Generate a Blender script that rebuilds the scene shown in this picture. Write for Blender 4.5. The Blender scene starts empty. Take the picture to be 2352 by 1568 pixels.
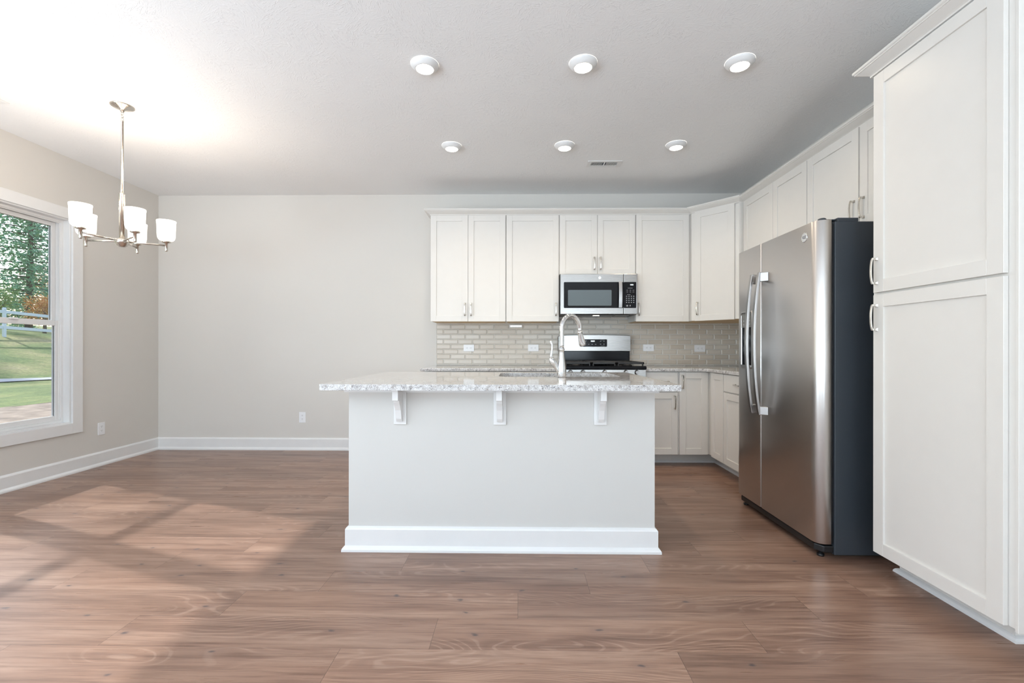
import bpy, bmesh, math, random
from mathutils import Vector, Matrix
C = bpy.context.scene.collection
sc = bpy.context.scene
PI = math.pi
random.seed(7)

# ------------------------------------------------------------------ camera, light, exposure
F_PX, YAW, ROLL, CAM_H, HORIZON = 1039.0, .0153, .0011, 1.102, 799.3
cam_d = bpy.data.cameras.new('camera'); cam = bpy.data.objects.new('camera', cam_d); C.objects.link(cam)
cam_d.sensor_fit = 'HORIZONTAL'; cam_d.sensor_width = 36.0
cam_d.lens = 36.0 * F_PX / 2352.0
cam_d.shift_y = (HORIZON - 784.0) / 2352.0
cam_d.clip_start = .02; cam_d.clip_end = 300
cy_, sy_ = math.cos(YAW), math.sin(YAW)
fw = Vector((-sy_, cy_, 0)); r0 = Vector((cy_, sy_, 0)); u0 = Vector((0, 0, 1))
rr = r0*math.cos(ROLL) + u0*math.sin(ROLL); uu = u0*math.cos(ROLL) - r0*math.sin(ROLL)
cam.matrix_world = Matrix(((rr.x, uu.x, -fw.x, 0), (rr.y, uu.y, -fw.y, 0), (rr.z, uu.z, -fw.z, CAM_H), (0, 0, 0, 1)))
sc.camera = cam
sc.view_settings.view_transform = 'Standard'; sc.view_settings.look = 'None'
sc.view_settings.gamma = 1.0; sc.view_settings.use_curve_mapping = False
sc.view_settings.exposure = 0.17
sc.cycles.use_denoising = True
sc.cycles.max_bounces = 8; sc.cycles.diffuse_bounces = 5; sc.cycles.glossy_bounces = 4
sc.cycles.transmission_bounces = 4; sc.cycles.transparent_max_bounces = 8
sc.cycles.caustics_reflective = False; sc.cycles.caustics_refractive = False
sc.cycles.sample_clamp_indirect = 6.0
sc.cycles.use_adaptive_sampling = True; sc.cycles.adaptive_threshold = .028

XL, XR, YB, YR, HC = -3.92, 2.37, 4.859, -3.6, 2.755      # room limits

W = bpy.data.worlds.new('world'); sc.world = W; W.use_nodes = True
wn = W.node_tree.nodes; wl = W.node_tree.links; wn.clear()
wo = wn.new('ShaderNodeOutputWorld'); bg = wn.new('ShaderNodeBackground'); sky = wn.new('ShaderNodeTexSky')
sky.sky_type = 'NISHITA'; sky.sun_disc = False; sky.sun_elevation = math.radians(36.4)
sky.sun_rotation = math.radians(-70); sky.air_density = 1.0; sky.dust_density = 1.5
bg.inputs['Strength'].default_value = .30
wl.new(sky.outputs[0], bg.inputs[0]); wl.new(bg.outputs[0], wo.inputs[0])

def lamp(name, kind, loc, direction, energy, color, **kw):
    l = bpy.data.lights.new(name, kind); l.energy = energy; l.color = color
    for k, v in kw.items(): setattr(l, k, v)
    o = bpy.data.objects.new(name, l); C.objects.link(o); o.location = loc
    if direction is not None: o.rotation_euler = Vector(direction).to_track_quat('-Z', 'Y').to_euler()
    return o
lamp('sun', 'SUN', (-20, 8, 18), (.757, -.274, -.593), 4.2, (1, .98, .95), angle=math.radians(1.2))
# daylight through the wide glazing of the wall behind the camera, the side windows and the twin window;
# the upward-tilted ones are unseen fill lamps added to brighten the ceiling
lamp('rear_window_daylight', 'AREA', (-2.2, YR+.06, 1.3), (0, 1, .0), 6, (.78, .89, 1), shape='RECTANGLE', size=2.6, size_y=2.1)
lamp('rear_door_daylight', 'AREA', (1.0, YR+.06, 1.2), (0, 1, .0), 4, (.78, .89, 1), shape='RECTANGLE', size=1.8, size_y=2.1)
lamp('rear_left_ceiling_fill', 'AREA', (-2.2, YR+.08, 1.2), (0, 1, 3.2), 215, (.74, .875, 1), shape='RECTANGLE', size=2.6, size_y=2.0)
lamp('rear_right_ceiling_fill', 'AREA', (1.0, YR+.08, 1.15), (0, 1, 3.2), 155, (.74, .875, 1), shape='RECTANGLE', size=1.8, size_y=2.0)
for yy, sz in ((3.50, .78), (2.64, .78)):
    p_ = lamp('window_portal', 'AREA', (XL-.20, yy, 1.32), (1, 0, 0), 1, (1, 1, 1), shape='RECTANGLE', size=sz, size_y=1.75)
    p_.data.cycles.is_portal = True
for yy in (.55, -1.2):
    lamp('side_window_daylight', 'AREA', (XL+.02, yy, 1.32), (1, 0, 0), 8, (.74, .87, 1), shape='RECTANGLE', size=1.3, size_y=1.8)
    lamp('side_ceiling_fill', 'AREA', (XL+.03, yy, .95), (1, 0, 3.0), 72, (.72, .87, 1), shape='RECTANGLE', size=1.3, size_y=1.0)  # added fill aimed up, lifts the ceiling from the left with a cool tint

# ------------------------------------------------------------------ materials
def mat(name): 
    m = bpy.data.materials.new(name); m.use_nodes = True
    nt = m.node_tree; nt.nodes.clear()
    o = nt.nodes.new('ShaderNodeOutputMaterial'); b = nt.nodes.new('ShaderNodeBsdfPrincipled')
    nt.links.new(b.outputs[0], o.inputs[0])
    return m, nt.nodes, nt.links, b
def coords(n): return n.new('ShaderNodeTexCoord').outputs['Object']
def noise(n, l, vec, scale, detail=3, rough=.5, dist=0, mul=None):
    if mul:
        mp = n.new('ShaderNodeMapping'); mp.inputs['Scale'].default_value = mul; l.new(vec, mp.inputs['Vector']); vec = mp.outputs[0]
    t = n.new('ShaderNodeTexNoise'); t.inputs['Scale'].default_value = scale; t.inputs['Detail'].default_value = detail
    t.inputs['Roughness'].default_value = rough; t.inputs['Distortion'].default_value = dist
    l.new(vec, t.inputs['Vector']); return t.outputs[0]
def ramp(n, l, fac, stops):
    r = n.new('ShaderNodeValToRGB'); e = r.color_ramp.elements
    while len(e) < len(stops): e.new(.5)
    for i, (p, c) in enumerate(stops):
        e[i].position = p; e[i].color = (c[0], c[1], c[2], 1) if not isinstance(c, (int, float)) else (c, c, c, 1)
    l.new(fac, r.inputs[0]); return r.outputs[0]
def mix(n, l, fac, a, b, mode='MIX'):
    x = n.new('ShaderNodeMix'); x.data_type = 'RGBA'; x.blend_type = mode
    for s, v in ((x.inputs[0], fac), (x.inputs[6], a), (x.inputs[7], b)):
        if isinstance(v, (int, float)): s.default_value = v
        elif isinstance(v, tuple): s.default_value = (v[0], v[1], v[2], 1)
        else: l.new(v, s)
    return x.outputs[2]
def mth(n, l, op, a, b=None, c=None):
    x = n.new('ShaderNodeMath'); x.operation = op
    for i, v in enumerate((a, b, c)):
        if v is None: continue
        if isinstance(v, (int, float)): x.inputs[i].default_value = v
        else: l.new(v, x.inputs[i])
    return x.outputs[0]
def bump(n, l, b, h, strength, dist):
    x = n.new('ShaderNodeBump'); x.inputs['Strength'].default_value = strength; x.inputs['Distance'].default_value = dist
    l.new(h, x.inputs['Height']); l.new(x.outputs[0], b.inputs['Normal'])
def simple(name, col, rough=.5, metal=0, var=.04, scale=12, spec=.5, bumpy=0, coat=0, mul=None):
    m, n, l, b = mat(name)
    v = noise(n, l, coords(n), scale, 3, .5, 0, mul)
    hi = tuple(min(1, c*(1+var)) for c in col); lo = tuple(c*(1-var) for c in col)
    l.new(ramp(n, l, v, [(.3, lo), (.7, hi)]), b.inputs['Base Color'])
    b.inputs['Roughness'].default_value = rough; b.inputs['Metallic'].default_value = metal
    b.inputs['Specular IOR Level'].default_value = spec
    if coat: b.inputs['Coat Weight'].default_value = coat; b.inputs['Coat Roughness'].default_value = .05
    if bumpy: bump(n, l, b, v, .3, bumpy)
    return m
def emit(name, col, strength, base=(1, 1, 1)):
    m, n, l, b = mat(name)
    b.inputs['Base Color'].default_value = (*base, 1); b.inputs['Emission Color'].default_value = (*col, 1)
    b.inputs['Emission Strength'].default_value = strength; b.inputs['Roughness'].default_value = .4
    return m
M = {}
def wall_paint(name, col):
    m, n, l, b = mat(name); co = coords(n)
    v = noise(n, l, co, 2.0, 2)
    l.new(ramp(n, l, v, [(.3, tuple(c*.985 for c in col)), (.7, col)]), b.inputs['Base Color'])
    b.inputs['Roughness'].default_value = .55; b.inputs['Specular IOR Level'].default_value = .3
    bump(n, l, b, noise(n, l, co, 260, 2), .12, .001); return m
M['wall'] = wall_paint('greige_wall_paint', (.70, .675, .635))
M['island'] = wall_paint('greige_island_paint', (.655, .645, .62))
M['trim'] = simple('white_trim_paint', (.80, .80, .795), .35, var=.01)
M['cabinet'] = simple('ivory_cabinet_paint', (.765, .742, .705), .36, var=.008)
M['cab_in'] = simple('maple_cabinet_bottom', (.62, .44, .24), .5, var=.12, scale=4, mul=(1, 12, 12))
M['chrome'] = simple('polished_chrome', (.74, .75, .76), .04, 1, .01)
M['nickel'] = simple('brushed_nickel', (.66, .62, .56), .24, 1, .05, 60)
M['pull'] = simple('satin_nickel_pull', (.70, .67, .62), .2, 1, .04, 60)
M['black'] = simple('black_enamel', (.008, .008, .010), .12, var=.1, spec=.14)
M['black_matte'] = simple('black_cast_iron', (.02, .02, .021), .5, var=.2, bumpy=.0006, scale=200)
M['black_plastic'] = simple('black_plastic', (.012, .012, .013), .35)
M['charcoal'] = simple('charcoal_fridge_side', (.040, .048, .058), .42, var=.05, scale=400, bumpy=.0004)
M['glass_grey'] = simple('grey_oven_window', (.10, .13, .145), .14, var=.04, scale=300)
M['white_plastic'] = simple('white_plastic', (.86, .87, .89), .3, var=.01)
M['slot'] = simple('dark_slot', (.03, .03, .03), .6)
M['grey_print'] = simple('grey_printing', (.34, .35, .37), .5)
M['grille'] = simple('dark_duct', (.05, .06, .08), .7)
M['display'] = emit('lit_display', (.85, .95, 1), 2.2)
M['lens'] = emit('lit_lamp_lens', (1, .90, .76), 16)
M['mixer_grey'] = simple('grey_dispenser_panel', (.16, .16, .15), .35)
def steel(name, col, rough, axis):
    m, n, l, b = mat(name); co = coords(n)
    mul = {'x': (1, 220, 220), 'y': (220, 1, 220), 'z': (220, 220, 1)}[axis]
    v = noise(n, l, co, 8, 3, .6, 0, mul)
    l.new(ramp(n, l, v, [(.3, tuple(c*.97 for c in col)), (.7, col)]), b.inputs['Base Color'])
    b.inputs['Metallic'].default_value = 1
    l.new(ramp(n, l, v, [(.3, rough*.95), (.7, rough*1.05)]), b.inputs['Roughness'])
    bump(n, l, b, v, .02, .0002)
    return m
M['steel_x'] = steel('brushed_steel_horizontal', (.40, .39, .38), .27, 'x')
M['steel_y'] = steel('brushed_steel_fridge_door', (.60, .575, .555), .31, 'y')
M['steel_z'] = steel('brushed_steel_handle', (.46, .45, .445), .30, 'z')
def glass_pane():
    m, n, l, b = mat('window_glass'); n.remove(b)
    out = [x for x in n if x.type == 'OUTPUT_MATERIAL'][0]
    t = n.new('ShaderNodeBsdfTransparent'); g = n.new('ShaderNodeBsdfGlossy'); g.inputs['Roughness'].default_value = .01
    f = n.new('ShaderNodeFresnel'); f.inputs['IOR'].default_value = 1.35
    t.inputs['Color'].default_value = (.97, .985, .98, 1)
    x = n.new('ShaderNodeMixShader'); l.new(f.outputs[0], x.inputs[0]); l.new(t.outputs[0], x.inputs[1]); l.new(g.outputs[0], x.inputs[2])
    l.new(x.outputs[0], out.inputs[0]); return m
M['pane'] = glass_pane()
def opal():
    m, n, l, b = mat('opal_glass_shade')
    b.inputs['Base Color'].default_value = (1, .97, .92, 1); b.inputs['Roughness'].default_value = .25
    b.inputs['Emission Color'].default_value = (1, .93, .82, 1); b.inputs['Emission Strength'].default_value = 1.25
    return m
M['opal'] = opal()
def granite():
    m, n, l, b = mat('speckled_granite'); co = coords(n)
    big = noise(n, l, co, 42, 4, .65, .6)
    base = ramp(n, l, big, [(.30, (.42, .40, .39)), (.46, (.66, .65, .64)), (.60, (.80, .80, .80)), (.76, (.52, .48, .44))])
    sp = noise(n, l, co, 190, 4, .8, .3)
    dens = mth(n, l, 'MULTIPLY_ADD', noise(n, l, co, 48, 2), .34, -.17)
    s2 = mth(n, l, 'ADD', sp, dens)
    k = ramp(n, l, s2, [(.405, 1), (.46, 0)])
    dark = ramp(n, l, noise(n, l, co, 90, 2), [(.4, (.08, .08, .095)), (.62, (.26, .21, .18))])
    c1 = mix(n, l, k, base, dark)
    g = ramp(n, l, noise(n, l, co, 240, 3, .7), [(.52, 0), (.62, 1)])
    c2 = mix(n, l, mth(n, l, 'MULTIPLY', g, .5), c1, (.33, .33, .36))
    l.new(c2, b.inputs['Base Color']); b.inputs['Roughness'].default_value = .045
    b.inputs['Specular IOR Level'].default_value = .5
    return m
M['granite'] = granite()
def tiles():
    m, n, l, b = mat('glazed_subway_tile')
    g = n.new('ShaderNodeNewGeometry')
    l.new(ramp(n, l, g.outputs['Random Per Island'], [(0, (.56, .495, .415)), (.5, (.61, .545, .465)), (1, (.65, .60, .53))]), b.inputs['Base Color'])
    b.inputs['Roughness'].default_value = .24; return m
M['tile'] = tiles()
M['grout'] = simple('tile_grout', (.60, .58, .54), .8, bumpy=.001, scale=200)

def wood_floor():
    m, n, l, b = mat('oak_laminate_planks'); co = coords(n)
    s = n.new('ShaderNodeSeparateXYZ'); l.new(co, s.inputs[0]); X, Y = s.outputs[0], s.outputs[1]
    PW, PL = .192, 1.23
    ry = mth(n, l, 'DIVIDE', mth(n, l, 'SUBTRACT', Y, 1.458), PW)
    row = mth(n, l, 'FLOOR', ry); fy = mth(n, l, 'FRACT', ry)
    u = mth(n, l, 'DIVIDE', mth(n, l, 'SUBTRACT', mth(n, l, 'ADD', X, .654), mth(n, l, 'MULTIPLY', row, .325)), PL)
    col = mth(n, l, 'FLOOR', u); fx = mth(n, l, 'FRACT', u)
    cb = n.new('ShaderNodeCombineXYZ'); l.new(row, cb.inputs[0]); l.new(col, cb.inputs[1])
    wn_ = n.new('ShaderNodeTexWhiteNoise'); wn_.noise_dimensions = '2D'; l.new(cb.outputs[0], wn_.inputs['Vector'])
    rnd, rc = wn_.outputs['Value'], wn_.outputs['Color']
    # per-plank shifted coordinates
    sh = n.new('ShaderNodeVectorMath'); sh.operation = 'MULTIPLY_ADD'; l.new(rc, sh.inputs[0]); sh.inputs[1].default_value = (37, 19, 11); l.new(co, sh.inputs[2])
    v = sh.outputs[0]
    broad = noise(n, l, v, 1.0, 3, .55, .4, (1.2, 9, 1))
    c = ramp(n, l, broad, [(.30, (.225, .132, .094)), (.50, (.305, .185, .133)), (.70, (.385, .250, .185))])
    # cathedral rings
    warp = noise(n, l, v, 1.0, 2, .35, .15, (1.3, 4.5, 1))
    sv = n.new('ShaderNodeSeparateXYZ'); l.new(v, sv.inputs[0])
    ph = mth(n, l, 'MULTIPLY_ADD', warp, 150.0, mth(n, l, 'MULTIPLY', sv.outputs[1], 190.0))
    ring = mth(n, l, 'SINE', ph)
    amp = ramp(n, l, noise(n, l, v, 1.0, 1, .5, 0, (1.1, 6, 1)), [(.52, 0), (.66, 1)])
    r01 = mth(n, l, 'MULTIPLY_ADD', ring, .5, .5)
    rk = mth(n, l, 'MULTIPLY', ramp(n, l, r01, [(.05, 1), (.55, 0)]), mth(n, l, 'MULTIPLY', amp, .26))
    c = mix(n, l, rk, c, (.19, .112, .082))
    rl = mth(n, l, 'MULTIPLY', ramp(n, l, r01, [(.84, 0), (.98, 1)]), mth(n, l, 'MULTIPLY', amp, .38))
    c = mix(n, l, rl, c, (.47, .33, .255))
    # fine streaks
    fine = noise(n, l, v, 1.0, 4, .7, 0, (5, 190, 1))
    c = mix(n, l, .75, c, ramp(n, l, fine, [(.32, (.62, .58, .56)), (.5, (1, 1, 1)), (.68, (1.0, 1.0, 1.0))]), 'MULTIPLY')
    mid = noise(n, l, v, 1.0, 3, .6, .2, (2.0, 48, 1))
    c = mix(n, l, .8, c, ramp(n, l, mid, [(.34, (.66, .62, .62)), (.52, (1, 1, 1))]), 'MULTIPLY')
    # knots
    mp = n.new('ShaderNodeMapping'); mp.inputs['Scale'].default_value = (1.5, 3.2, 1); l.new(v, mp.inputs['Vector'])
    nz = n.new('ShaderNodeTexNoise'); nz.inputs['Scale'].default_value = 9; l.new(mp.outputs[0], nz.inputs['Vector'])
    wv = n.new('ShaderNodeVectorMath'); wv.operation = 'MULTIPLY_ADD'; l.new(nz.outputs['Color'], wv.inputs[0]); wv.inputs[1].default_value = (.07, .09, 0); l.new(mp.outputs[0], wv.inputs[2])
    vo = n.new('ShaderNodeTexVoronoi'); vo.inputs['Scale'].default_value = 1.5; vo.voronoi_dimensions = '2D'; l.new(wv.outputs[0], vo.inputs['Vector'])
    kd = vo.outputs['Distance']
    kc = n.new('ShaderNodeSeparateXYZ'); l.new(vo.outputs['Color'], kc.inputs[0])
    on = mth(n, l, 'GREATER_THAN', kc.outputs[0], .28)
    core = mth(n, l, 'MULTIPLY', ramp(n, l, kd, [(.012, 1), (.04, 0)]), on)
    halo = mth(n, l, 'MULTIPLY', ramp(n, l, kd, [(.02, 1), (.13, 0)]), mth(n, l, 'MULTIPLY', on, .40))
    c = mix(n, l, halo, c, (.20, .13, .105)); c = mix(n, l, mth(n, l, 'MULTIPLY', core, .8), c, (.075, .060, .065))
    tone = ramp(n, l, rnd, [(0, (.86, .85, .85)), (.5, (.97, .96, .96)), (1, (1.06, 1.04, 1.02))])
    c = mix(n, l, 1.0, c, tone, 'MULTIPLY')
    sy = mth(n, l, 'LESS_THAN', fy, .006); sx = mth(n, l, 'LESS_THAN', fx, .0012)
    seam = mth(n, l, 'MAXIMUM', mth(n, l, 'MULTIPLY', sy, .45), mth(n, l, 'MULTIPLY', sx, .85))
    c = mix(n, l, seam, c, (.07, .045, .035))
    l.new(c, b.inputs['Base Color'])
    l.new(ramp(n, l, mid, [(.3, .36), (.7, .27)]), b.inputs['Roughness'])
    h = mth(n, l, 'SUBTRACT', mth(n, l, 'MULTIPLY', fine, .35), seam)
    bump(n, l, b, h, .25, .0012)
    return m
M['floor'] = wood_floor()
def ceiling_mat():
    m, n, l, b = mat('stomped_ceiling_plaster'); co = coords(n)
    vo = n.new('ShaderNodeTexVoronoi'); vo.inputs['Scale'].default_value = 9; l.new(co, vo.inputs['Vector'])
    sp = n.new('ShaderNodeSeparateXYZ'); l.new(vo.outputs['Color'], sp.inputs[0])
    rt = n.new('ShaderNodeVectorRotate'); rt.rotation_type = 'Z_AXIS'; l.new(co, rt.inputs['Vector'])
    l.new(mth(n, l, 'MULTIPLY', sp.outputs[0], 6.283), rt.inputs['Angle'])
    st = noise(n, l, rt.outputs[0], 1, 2, .5, 1.2, (24, 105, 1))
    st2 = mth(n, l, 'MULTIPLY', ramp(n, l, st, [(.55, 0), (.62, 1)]), ramp(n, l, noise(n, l, co, 7, 2), [(.40, .15), (.58, 1)]))
    fine = noise(n, l, co, 90, 2, .5, 1.5)
    h = mth(n, l, 'ADD', mth(n, l, 'MULTIPLY', st2, .9), mth(n, l, 'MULTIPLY', fine, .35))
    b.inputs['Roughness'].default_value = .6
    b.inputs['Specular IOR Level'].default_value = .3
    l.new(ramp(n, l, noise(n, l, co, 1.5, 2), [(.3, (.865, .87, .872)), (.7, (.885, .888, .89))]), b.inputs['Base Color'])
    bump(n, l, b, h, .38, .004); return m
M['ceiling'] = ceiling_mat()
def grass():
    m, n, l, b = mat('lawn_grass'); co = coords(n)
    a = noise(n, l, co, .45, 4, .6, .3, (1, .6, 1)); f = noise(n, l, co, 9, 4, .7)
    c = ramp(n, l, a, [(.33, (.10, .17, .045)), (.48, (.22, .28, .08)), (.62, (.42, .38, .16)), (.74, (.50, .40, .24))])
    c = mix(n, l, .8, c, ramp(n, l, f, [(.3, (.45, .5, .4)), (.6, (1.1, 1.1, 1.0))]), 'MULTIPLY')
    l.new(c, b.inputs['Base Color']); b.inputs['Roughness'].default_value = .9; bump(n, l, b, f, .8, .05); return m
M['grass'] = grass()
M['soil'] = simple('bare_soil', (.36, .27, .20), .9, var=.35, scale=5, bumpy=.02)
M['concrete'] = simple('concrete_walk', (.50, .50, .50), .8, var=.06)
M['vinyl'] = simple('white_vinyl_fence', (.85, .87, .92), .4)
M['bark'] = simple('tree_bark', (.14, .10, .075), .9, var=.3, scale=9, bumpy=.02)
def leafmat(name, c1, c2, c3):
    m, n, l, b = mat(name); g = n.new('ShaderNodeNewGeometry')
    l.new(ramp(n, l, g.outputs['Random Per Island'], [(0, c1), (.5, c2), (1, c3)]), b.inputs['Base Color'])
    b.inputs['Roughness'].default_value = .6; return m
M['pine'] = leafmat('pine_needles', (.13, .33, .19), (.22, .46, .26), (.40, .62, .34))
M['leaf_orange'] = leafmat('autumn_leaves', (.55, .22, .04), (.72, .36, .08), (.80, .55, .16))
M['leaf_green'] = leafmat('summer_leaves', (.12, .22, .04), (.24, .36, .08), (.42, .48, .12))

# ------------------------------------------------------------------ mesh helpers
class MB:
    def __init__(s): s.v = []; s.f = []; s.sm = []
    def add(s, v, f, smooth=False):
        o = len(s.v); s.v += [tuple(x) for x in v]
        for a in f: s.f.append(tuple(o+i for i in a)); s.sm.append(smooth)
        return s
    def box(s, x0, x1, y0, y1, z0, z1):
        if x0 > x1: x0, x1 = x1, x0
        if y0 > y1: y0, y1 = y1, y0
        if z0 > z1: z0, z1 = z1, z0
        return s.add([(x0,y0,z0),(x1,y0,z0),(x1,y1,z0),(x0,y1,z0),(x0,y0,z1),(x1,y0,z1),(x1,y1,z1),(x0,y1,z1)],
              [(3,2,1,0),(4,5,6,7),(0,1,5,4),(1,2,6,5),(2,3,7,6),(3,0,4,7)])
    def prism(s, pts, a0, a1, axis='x', smooth=False):
        """pts: outline in the plane across axis; x->(y,z), y->(x,z), z->(x,y)"""
        def P(p, a): return {'x': (a, p[0], p[1]), 'y': (p[0], a, p[1]), 'z': (p[0], p[1], a)}[axis]
        n = len(pts); v = [P(p, a0) for p in pts] + [P(p, a1) for p in pts]
        o = len(s.v); s.v += v
        s.f.append(tuple(o+i for i in reversed(range(n)))); s.sm.append(False)
        s.f.append(tuple(o+n+i for i in range(n))); s.sm.append(False)
        for i in range(n):
            j = (i+1) % n; s.f.append((o+i, o+j, o+n+j, o+n+i)); s.sm.append(smooth)
        return s
    def lathe(s, prof, seg=28, M4=None, cap=True, smooth=True):
        """prof [(r,z)] spun about z, transformed by M4"""
        M4 = M4 or Matrix(); o = len(s.v)
        for r, z in prof:
            for k in range(seg):
                a = 2*PI*k/seg; s.v.append(tuple(M4 @ Vector((r*math.cos(a), r*math.sin(a), z))))
        for i in range(len(prof)-1):
            for k in range(seg):
                k2 = (k+1) % seg; a, b = o+i*seg, o+(i+1)*seg
                s.f.append((a+k, a+k2, b+k2, b+k)); s.sm.append(smooth)
        if cap:
            s.f.append(tuple(o+k for k in reversed(range(seg)))); s.sm.append(False)
            q = o+(len(prof)-1)*seg; s.f.append(tuple(q+k for k in range(seg))); s.sm.append(False)
        return s
    def tube(s, pts, rad, seg=14, flat=None):
        """round (or flat=(w,t)) tube along pts; rad number or list"""
        pts = [Vector(p) for p in pts]; n = len(pts); rs = rad if isinstance(rad, (list, tuple)) else [rad]*n
        o = len(s.v); t0 = (pts[1]-pts[0]).normalized()
        ref = Vector((0, 0, 1)) if abs(t0.z) < .9 else Vector((0, 1, 0))
        nrm = (ref - t0*ref.dot(t0)).normalized()
        for i, p in enumerate(pts):
            t = ((pts[min(i+1, n-1)]-pts[max(i-1, 0)])).normalized()
            nrm = (nrm - t*nrm.dot(t)).normalized(); bi = t.cross(nrm)
            for k in range(seg):
                a = 2*PI*k/seg; s.v.append(tuple(p + (nrm*math.cos(a)+bi*math.sin(a))*rs[i]))
        for i in range(n-1):
            for k in range(seg):
                k2 = (k+1) % seg; a, b = o+i*seg, o+(i+1)*seg
                s.f.append((a+k, a+k2, b+k2, b+k)); s.sm.append(True)
        s.f.append(tuple(o+k for k in reversed(range(seg)))); s.sm.append(False)
        q = o+(n-1)*seg; s.f.append(tuple(q+k for k in range(seg))); s.sm.append(False)
        return s
    def sweep(s, path, prof, closed=False):
        """prof [(offset to the right of the path, z)] swept with mitres along the xy path"""
        P = [Vector((p[0], p[1])) for p in path]; n = len(P); o = len(s.v); m = len(prof)
        for i in range(n):
            d0 = (P[i]-P[i-1]).normalized() if (i > 0 or closed) else None
            d1 = (P[(i+1) % n]-P[i]).normalized() if (i < n-1 or closed) else None
            d0 = d0 or d1; d1 = d1 or d0
            n0 = Vector((d0.y, -d0.x)); n1 = Vector((d1.y, -d1.x)); b = (n0+n1).normalized(); k = 1/max(.2, b.dot(n0))
            for off, z in prof:
                q = P[i]+b*(off*k); s.v.append((q.x, q.y, z))
        rng = range(n) if closed else range(n-1)
        for i in rng:
            j = (i+1) % n
            for a in range(m):
                c = (a+1) % m
                s.f.append((o+i*m+a, o+j*m+a, o+j*m+c, o+i*m+c)); s.sm.append(False)
        if not closed:
            s.f.append(tuple(o+a for a in range(m))); s.sm.append(False)
            s.f.append(tuple(o+(n-1)*m+a for a in reversed(range(m)))); s.sm.append(False)
        return s
    def slab(s, outer, holes, z0, z1):
        bm = bmesh.new(); loops = []; ed = []
        for lp in [outer]+holes:
            vs = [bm.verts.new((p[0], p[1], z1)) for p in lp]; loops.append(vs)
            for i in range(len(vs)): ed.append(bm.edges.new((vs[i], vs[(i+1) % len(vs)])))
        bmesh.ops.triangle_fill(bm, edges=ed, use_beauty=True); bm.verts.index_update()
        top = [v.co.copy() for v in bm.verts]; tris = [[v.index for v in f.verts] for f in bm.faces]; nv = len(top)
        o = len(s.v); s.v += [tuple(v) for v in top] + [(v.x, v.y, z0) for v in top]
        for t in tris:
            s.f.append(tuple(o+i for i in t)); s.sm.append(False); s.f.append(tuple(o+nv+i for i in reversed(t))); s.sm.append(False)
        for vs in loops:
            ix = [v.index for v in vs]
            for i in range(len(ix)):
                a, b = ix[i], ix[(i+1) % len(ix)]; s.f.append((o+a, o+b, o+nv+b, o+nv+a)); s.sm.append(False)
        bm.free(); return s
    def mesh(s, name, m):
        me = bpy.data.meshes.new(name); me.from_pydata(s.v, [], s.f); me.polygons.foreach_set('use_smooth', s.sm)
        bm = bmesh.new(); bm.from_mesh(me); bmesh.ops.recalc_face_normals(bm, faces=bm.faces); bm.to_mesh(me); bm.free()
        me.materials.append(m); return me
def obj(name, mb, m, parent=None, bevel=0, seg=2, loc=None, rot=None):
    o = bpy.data.objects.new(name, mb.mesh(name, m)); C.objects.link(o); o.parent = parent
    if loc: o.location = loc
    if rot: o.rotation_euler = rot
    if bevel:
        b = o.modifiers.new('bevel', 'BEVEL'); b.width = bevel; b.segments = seg; b.limit_method = 'ANGLE'; b.angle_limit = math.radians(40)
        b.harden_normals = False
    return o
def obj2(name, pieces, parent):
    mb = MB(); idx = []
    for k, (q, m) in enumerate(pieces): n0 = len(mb.f); mb.add(q.v, q.f); idx += [k]*(len(mb.f)-n0)
    me = bpy.data.meshes.new(name); me.from_pydata(mb.v, [], mb.f)
    for q, m in pieces: me.materials.append(m)
    me.polygons.foreach_set('material_index', idx)
    bm = bmesh.new(); bm.from_mesh(me); bmesh.ops.recalc_face_normals(bm, faces=bm.faces); bm.to_mesh(me); bm.free()
    o = bpy.data.objects.new(name, me); C.objects.link(o); o.parent = parent; return o
def tag(o, label, cat, group=None):
    o['label'] = label; o['category'] = cat
    if group: o['group'] = group
    return o
def thing(name, label, cat, loc=(0, 0, 0), rz=0, group=None):
    o = bpy.data.objects.new(name, None); C.objects.link(o); o.location = loc; o.rotation_euler = (0, 0, rz); o.empty_display_size = .1
    return tag(o, label, cat, group)
def struct(name, mb, m, parent=None, bevel=0):
    o = obj(name, mb, m, parent, bevel)
    if parent is None: o['kind'] = 'structure'
    return o
def copy_tree(o, parent=None):
    c = o.copy(); C.objects.link(c); c.parent = parent
    for ch in list(o.children): copy_tree(ch, c)
    return c
def T(x, y, z, rx=0, ry=0, rz=0):
    return Matrix.Translation((x, y, z)) @ Matrix.Rotation(rz, 4, 'Z') @ Matrix.Rotation(ry, 4, 'Y') @ Matrix.Rotation(rx, 4, 'X')
def rrect(x0, x1, y0, y1, r, n=6):
    p = []
    for cx, cy, a in ((x1-r, y1-r, 0), (x0+r, y1-r, PI/2), (x0+r, y0+r, PI), (x1-r, y0+r, 1.5*PI)):
        for k in range(n+1): t = a+PI/2*k/n; p.append((cx+r*math.cos(t), cy+r*math.sin(t)))
    return p
def text(name, body, size, m, parent, loc, rot, extrude=.0004, align='CENTER'):
    cu = bpy.data.curves.new(name, 'FONT'); cu.body = body; cu.size = size; cu.extrude = extrude
    cu.align_x = align; cu.align_y = 'CENTER'; cu.materials.append(m)
    tmp = bpy.data.objects.new(name, cu); C.objects.link(tmp)
    me = bpy.data.meshes.new_from_object(tmp.evaluated_get(bpy.context.evaluated_depsgraph_get()))
    bpy.data.objects.remove(tmp)
    me.materials.clear(); me.materials.append(m)
    o = bpy.data.objects.new(name, me); C.objects.link(o); o.parent = parent; o.location = loc; o.rotation_euler = rot
    return o

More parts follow.
